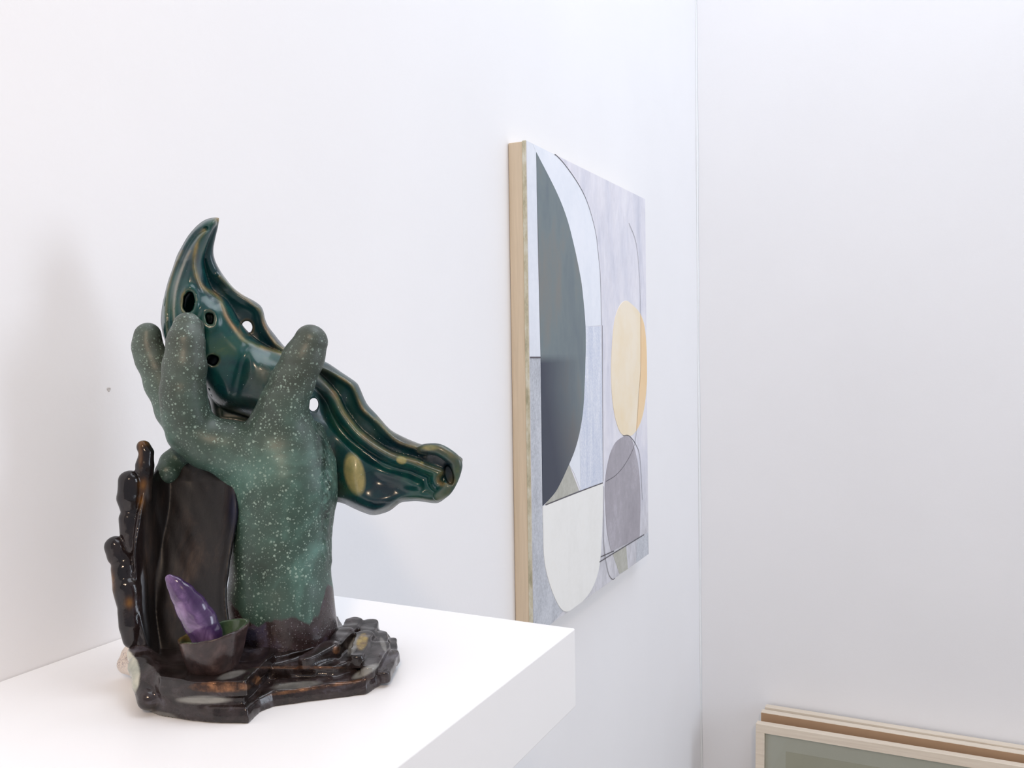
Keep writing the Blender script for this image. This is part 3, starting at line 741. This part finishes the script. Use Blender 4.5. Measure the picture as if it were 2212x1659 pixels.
# --- layered rock base
L1 = [(296,1508),(302,1528),(338,1546),(400,1557),(456,1563),(537,1564.5),(549,1551),(563,1539),(591,1527),(680,1515),(792,1501),(820,1482),(846,1453),(856,1424),(850,1402),(835,1388),(780,1372),(700,1366),(600,1370),(480,1385),(380,1405),(318,1440),(296,1480)]
L2a = [(345,1462),(380,1468),(417,1473),(532,1471),(542,1456),(560,1440),(600,1400),(500,1375),(400,1375),(330,1395),(318,1425)]
L2b = [(540,1452),(554,1442),(640,1442),(722,1439),(770,1426),(815,1404),(838,1380),(815,1358),(700,1352),(580,1380)]
L3 = [(530,1420),(568,1425),(620,1414),(680,1397),(716,1378),(742,1352),(730,1330),(640,1325),(560,1340),(525,1380)]
allp = [plan(u, v, h) for P_, h in ((L1, 0), (L2a, 76), (L2b, 52), (L3, 66)) for u, v in P_]
allp = np.array(allp); pmin, pmax = allp.min(0)-40, allp.max(0)+40
b2 = F2((pmin[0], pmin[1], pmax[0], pmax[1]), 2.5)
PL = [(b2.poly([plan(u, v, h) for u, v in P_]), h) for P_, h in ((L1, 0), (L2a, 76), (L2b, 52), (L3, 66))]
def stone(pts, w, t, h):
    """long flat stone: centre line at height h, half width w, half thickness t"""
    return [(np.array(plan(u, v, h)), h) for u, v in pts], w, t
ST = [stone([(764,1350),(744,1372),(712,1402),(660,1420)], 19, 13, 70), stone([(800,1355),(788,1380),(770,1415)], 19, 14, 62), stone([(818,1378),(822,1402),(796,1438)], 20, 12, 50),
      stone([(842,1392),(846,1418),(830,1450)], 16, 12, 30), stone([(440,1497),(490,1497),(528,1494)], 10, 5, 36), stone([(600,1476),(700,1464),(770,1444)], 12, 5, 30)]
WEDGE = [(300,1408,-130,20),(322,1440,-165,26),(345,1466,-205,28),(372,1486,-230,26),(410,1496,-250,22),(450,1496,-258,17)]
WEDGE2 = [(297,1412,-135,18),(304,1440,-170,21),(314,1475,-205,22),(322,1510,-240,21)]
def f_base(x, y, z):
    h, a, b = world_rel(x, y, z)
    rd = lambda A: b2.read(A, a, b)
    lm = lump(x, y*1.6, z, 60)
    f = smax(rd(PL[0][0])+np.clip(h-12, 0, 30)*.25, h-29-lm*2, 5)
    f = smin(f, smax(smax(rd(PL[1][0])+lm, h-76-lm, 4), 46-h, 4), 5)
    f = smin(f, smax(rd(PL[1][0])+7, h-60, 3), 5)
    f = smin(f, smax(smax(rd(PL[2][0])+lm, h-52-lm*1.5, 4), 24-h, 3), 4)
    f = smin(f, smax(rd(PL[3][0])+lm, h-66-lm, 4), 7)
    for pts, wd, th in ST:
        for (p0, h0), (p1, h1) in zip(pts[:-1], pts[1:]):
            e = p1-p0; t = np.clip(((a-p0[0])*e[0]+(b-p0[1])*e[1])/(e.dot(e)), 0, 1)
            dd = np.sqrt((a-p0[0]-e[0]*t)**2+(b-p0[1]-e[1]*t)**2)
            f = smin(f, smax(dd-wd*(1-.2*t), np.abs(h-h0+10*t)-th+lm*1.5, 5), 9)
    f = smin(f, chain(x, y, z, WEDGE, 8), 8); f = smin(f, chain(x, y, z, WEDGE2, 8), 8)
    f = f+lump(x, y, z, 30)*.7
    return smax(f, .6-h, 1.5)
lo, hi = bounds((262, 880), (1318, 1585), (-330, 190))
V, Q = extract(f_base, lo, hi, 2.8)
V = relax(V, Q, 1, .4)
uu, vv = uvof(V[:,0], V[:,1], V[:,2])
def bl(u0, v0, ru, rv, ang=0):
    a = math.radians(ang); du, dv = uu-u0, vv-v0
    p_, q_ = du*math.cos(a)+dv*math.sin(a), -du*math.sin(a)+dv*math.cos(a)
    return np.clip((1.2-np.sqrt((p_/ru)**2+(q_/rv)**2))*2.5, 0, 1)
grey = bl(440,1512,55,8)+bl(790,1450,30,8,-28)+.8*bl(763,1395,8,22,25)+.7*bl(828,1392,5,16,-20)+.5*bl(640,1480,50,7,-6)+.6*bl(500,1458,30,7,-15)+.5*bl(350,1545,30,7,8)
side = np.clip((np.interp(vv, [1395,1405,1425,1443,1456,1480,1500], [276,280,297,303,304,301,294])-uu)/4, 0, 1)*np.clip((1505-vv)/20, 0, 1)
copper = bl(475,1484,60,11)+.9*bl(555,1470,9,9)+.7*bl(690,1484,105,4,-9)+.7*bl(727,1404,8,8)+.5*bl(650,1442,90,3)
amber = bl(782,1386,11,18,20)
def mat_base():
    m, n, l, p = new_mat('layered_rock_glaze'); co = objco(n)
    big = noise(n, l, co, 42, 6, .65, .5, (1, 1, 1.6))
    c = ramp(n, l, big, [(.28, srgb(14,10,10)), (.45, srgb(32,25,24)), (.58, srgb(50,41,41)), (.68, srgb(76,72,78)), (.8, srgb(108,106,108))])
    br = noise(n, l, co, 120, 5, .7)
    c = mix(n, l, math_(n, l, 'MULTIPLY', attr(n, 'copper'), ramp(n, l, br, [(.35, g(.2)), (.6, g(.9))]), True), c, ramp(n, l, br, [(.35, srgb(92,62,42)), (.65, srgb(158,112,78))]))
    c = mix(n, l, math_(n, l, 'MULTIPLY', attr(n, 'grey'), .85, True), c, ramp(n, l, big, [(.3, srgb(112,112,110)), (.6, srgb(152,152,146))]))
    c = mix(n, l, attr(n, 'amber'), c, ramp(n, l, br, [(.35, srgb(84,56,24)), (.6, srgb(156,134,58))]))
    c = mix(n, l, attr(n, 'cream'), c, ramp(n, l, big, [(.3, srgb(150,156,146)), (.6, srgb(208,206,190))]))
    l.new(c, p.inputs['Base Color']); p.inputs['Roughness'].default_value = .14
    l.new(math_(n, l, 'MULTIPLY', attr(n, 'copper'), .5), p.inputs['Metallic'])
    bump(n, l, p, br, .3, .0009)
    return m
ceramic('base', V, Q, mat_base(), {'grey': np.clip(grey, 0, 1), 'copper': np.clip(copper, 0, 1), 'amber': amber, 'cream': side})['label'] = 'dark layered rock-like base with grey and copper patches'

# --- little bowl at the front
CUPD = -208
cup_top = c3(460, 1362, CUPD); cup_bot = c3(458, 1449, CUPD)
hT = world_rel(*cup_top)[0]; hB = world_rel(*cup_bot)[0]; ct = np.array(world_rel(*cup_top)[1:])
ru = R.T @ np.array((1., 0, 0))
def f_cup(x, y, z):
    h, a, b = world_rel(x, y, z)
    rx = x-cup_top[0]
    hr = hT+rx*.20                                  # rim runs up to the right
    t = np.clip((h-hB)/(hT-hB), -.3, 1.5)
    rr = 44+23*np.clip(t, 0, 1.3)**.8
    d = np.sqrt((a-ct[0])**2+(b-ct[1])**2)+1.5*np.sin(3*np.arctan2(b-ct[1], a-ct[0]))
    out = smax(smax((d-rr)*.9, h-hr, 4), hB-4-h, 6)
    cav = smax((d-rr+8)*.9, hB+10-h, 8)
    return smax(smax(out, chain(x, y, z, [(458,1392,CUPD,68),(460,1300,CUPD,92)]), 8), -cav, 3)+lump(x, y, z, 40)*.9
lo, hi = bounds((375, 548), (1300, 1475), (-300, -120))
V, Q = extract(f_cup, lo, hi, 2.4); V = relax(V, Q, 2, .45)
h_, a_, b_ = world_rel(V[:,0], V[:,1], V[:,2])
dd = np.hypot(a_-ct[0], b_-ct[1]); t_ = np.clip((h_-hB)/(hT-hB), 0, 1.3); green = (dd < 44+23*t_**.8-4).astype(float)
uu, vv = uvof(V[:,0], V[:,1], V[:,2])
lipA = np.exp(-((vv-1378)/9)**2-((uu-400)/16)**2)
def mat_cup():
    m, n, l, p = new_mat('bowl_glaze'); co = objco(n)
    big = noise(n, l, co, 48, 5, .65, .3)
    c = ramp(n, l, big, [(.3, srgb(30,22,22)), (.5, srgb(56,43,42)), (.66, srgb(84,66,62)), (.8, srgb(112,86,70))])
    c = mix(n, l, attr(n, 'inside'), c, ramp(n, l, big, [(.3, srgb(50,70,52)), (.7, srgb(92,112,84))]))
    c = mix(n, l, math_(n, l, 'MULTIPLY', attr(n, 'amber'), .8), c, srgb(130,104,48))
    l.new(c, p.inputs['Base Color']); p.inputs['Roughness'].default_value = .22
    bump(n, l, p, noise(n, l, co, 120, 4), .25, .0008); return m
ceramic('bowl', V, Q, mat_cup(), {'inside': green, 'amber': lipA})['label'] = 'small dark bowl with a green-glazed inside'

# --- pale foot with purple marks at the back left
def f_foot(x, y, z):
    f = chain(x, y, z, [(270,1432,-55,15),(278,1412,-60,13),(290,1392,-70,14)], 8)
    f = smin(f, chain(x, y, z, [(275,1438,-60,17),(305,1445,-90,18)], 6), 10)
    h, _, _ = world_rel(x, y, z)
    return smax(f, .6-h, 1.5)
lo, hi = bounds((245, 335), (1365, 1475), (-125, -20))
V, Q = extract(f_foot, lo, hi, 2.0); V = relax(V, Q, 1, .4)
m, n, l, p = new_mat('bare_cream_clay'); co = objco(n)
scr = noise(n, l, co, 260, 3, .5, 2.5)
inkm = ramp(n, l, scr, [(.47, g(0)), (.5, g(1)), (.53, g(0))])
c = mix(n, l, math_(n, l, 'MULTIPLY', inkm, attr(n, 'ink')), ramp(n, l, noise(n, l, co, 30), [(.3, srgb(214,202,192)), (.7, srgb(230,222,214))]), srgb(60,48,84))
l.new(c, p.inputs['Base Color']); p.inputs['Roughness'].default_value = .35
uu, vv = uvof(V[:,0], V[:,1], V[:,2])
ceramic('clay_foot', V, Q, m, {'ink': np.clip((vv-1400)/10, 0, 1)*np.clip((1450-vv)/10, 0, 1)})['label'] = 'bare cream clay lump with purple scribbled marks'

# --- amethyst point standing in the bowl
AM = [(366,1250,-232,8.5),(378,1263,-230,15),(394,1284,-226,22.5),(413,1312,-220,28.5),(432,1342,-214,31),(447,1372,-208,29),(455,1396,-206,24)]
def f_am(x, y, z):
    f = chain(x, y, z, AM, 6, 1.15)
    # worn facets
    for nx, ny, nz, o_ in ((-.55,.3,-.78,-2), (.62,-.35,-.70,-2.2), (.1,-.2,-.97,-1.0)):
        c0 = c3(413,1312,-220); dist = (x-c0[0])*nx+(y-c0[1])*ny+(z-c0[2])*nz
        f = smax(f, (dist-27-o_)*.9-np.abs(y-c0[1])*0, 6)
    return f+lump(x, y, z, 60)*.3
lo, hi = bounds((345, 500), (1232, 1430), (-285, -150))
V, Q = extract(f_am, lo, hi, 2.0); V = relax(V, Q, 2, .45)
m, n, l, p = new_mat('polished_amethyst'); co = objco(n)
a1 = noise(n, l, co, 70, 6, .6, 1.2); a2 = noise(n, l, co, 25, 3, .5, .8)
uu, vv = uvof(V[:,0], V[:,1], V[:,2])
c = ramp(n, l, mix(n, l, .45, a1, a2), [(.33, srgb(62,44,78)), (.45, srgb(94,70,112)), (.54, srgb(126,100,144)), (.64, srgb(158,134,176)), (.75, srgb(196,180,206))])
c = mix(n, l, math_(n, l, 'MULTIPLY', attr(n, 'dark'), .8), c, srgb(44,18,64))
l.new(c, p.inputs['Base Color']); p.inputs['Roughness'].default_value = .14
p.inputs['Subsurface Weight'].default_value = .25; p.inputs['Subsurface Radius'].default_value = (.004, .002, .005)
p.inputs['Subsurface Scale'].default_value = .5; p.inputs['Coat Weight'].default_value = .5; p.inputs['Coat Roughness'].default_value = .05
axd = (uu-366)*.83-(vv-1250)*.56-(-2)
am0 = to_world(c3(455, 1410, -206))
o = ceramic('amethyst_crystal', V, Q, m, {'dark': np.clip((axd-4)/14, 0, 1)}, None, am0)
tag(o, 'polished purple amethyst point standing in the small dark bowl of the sculpture', 'crystal')
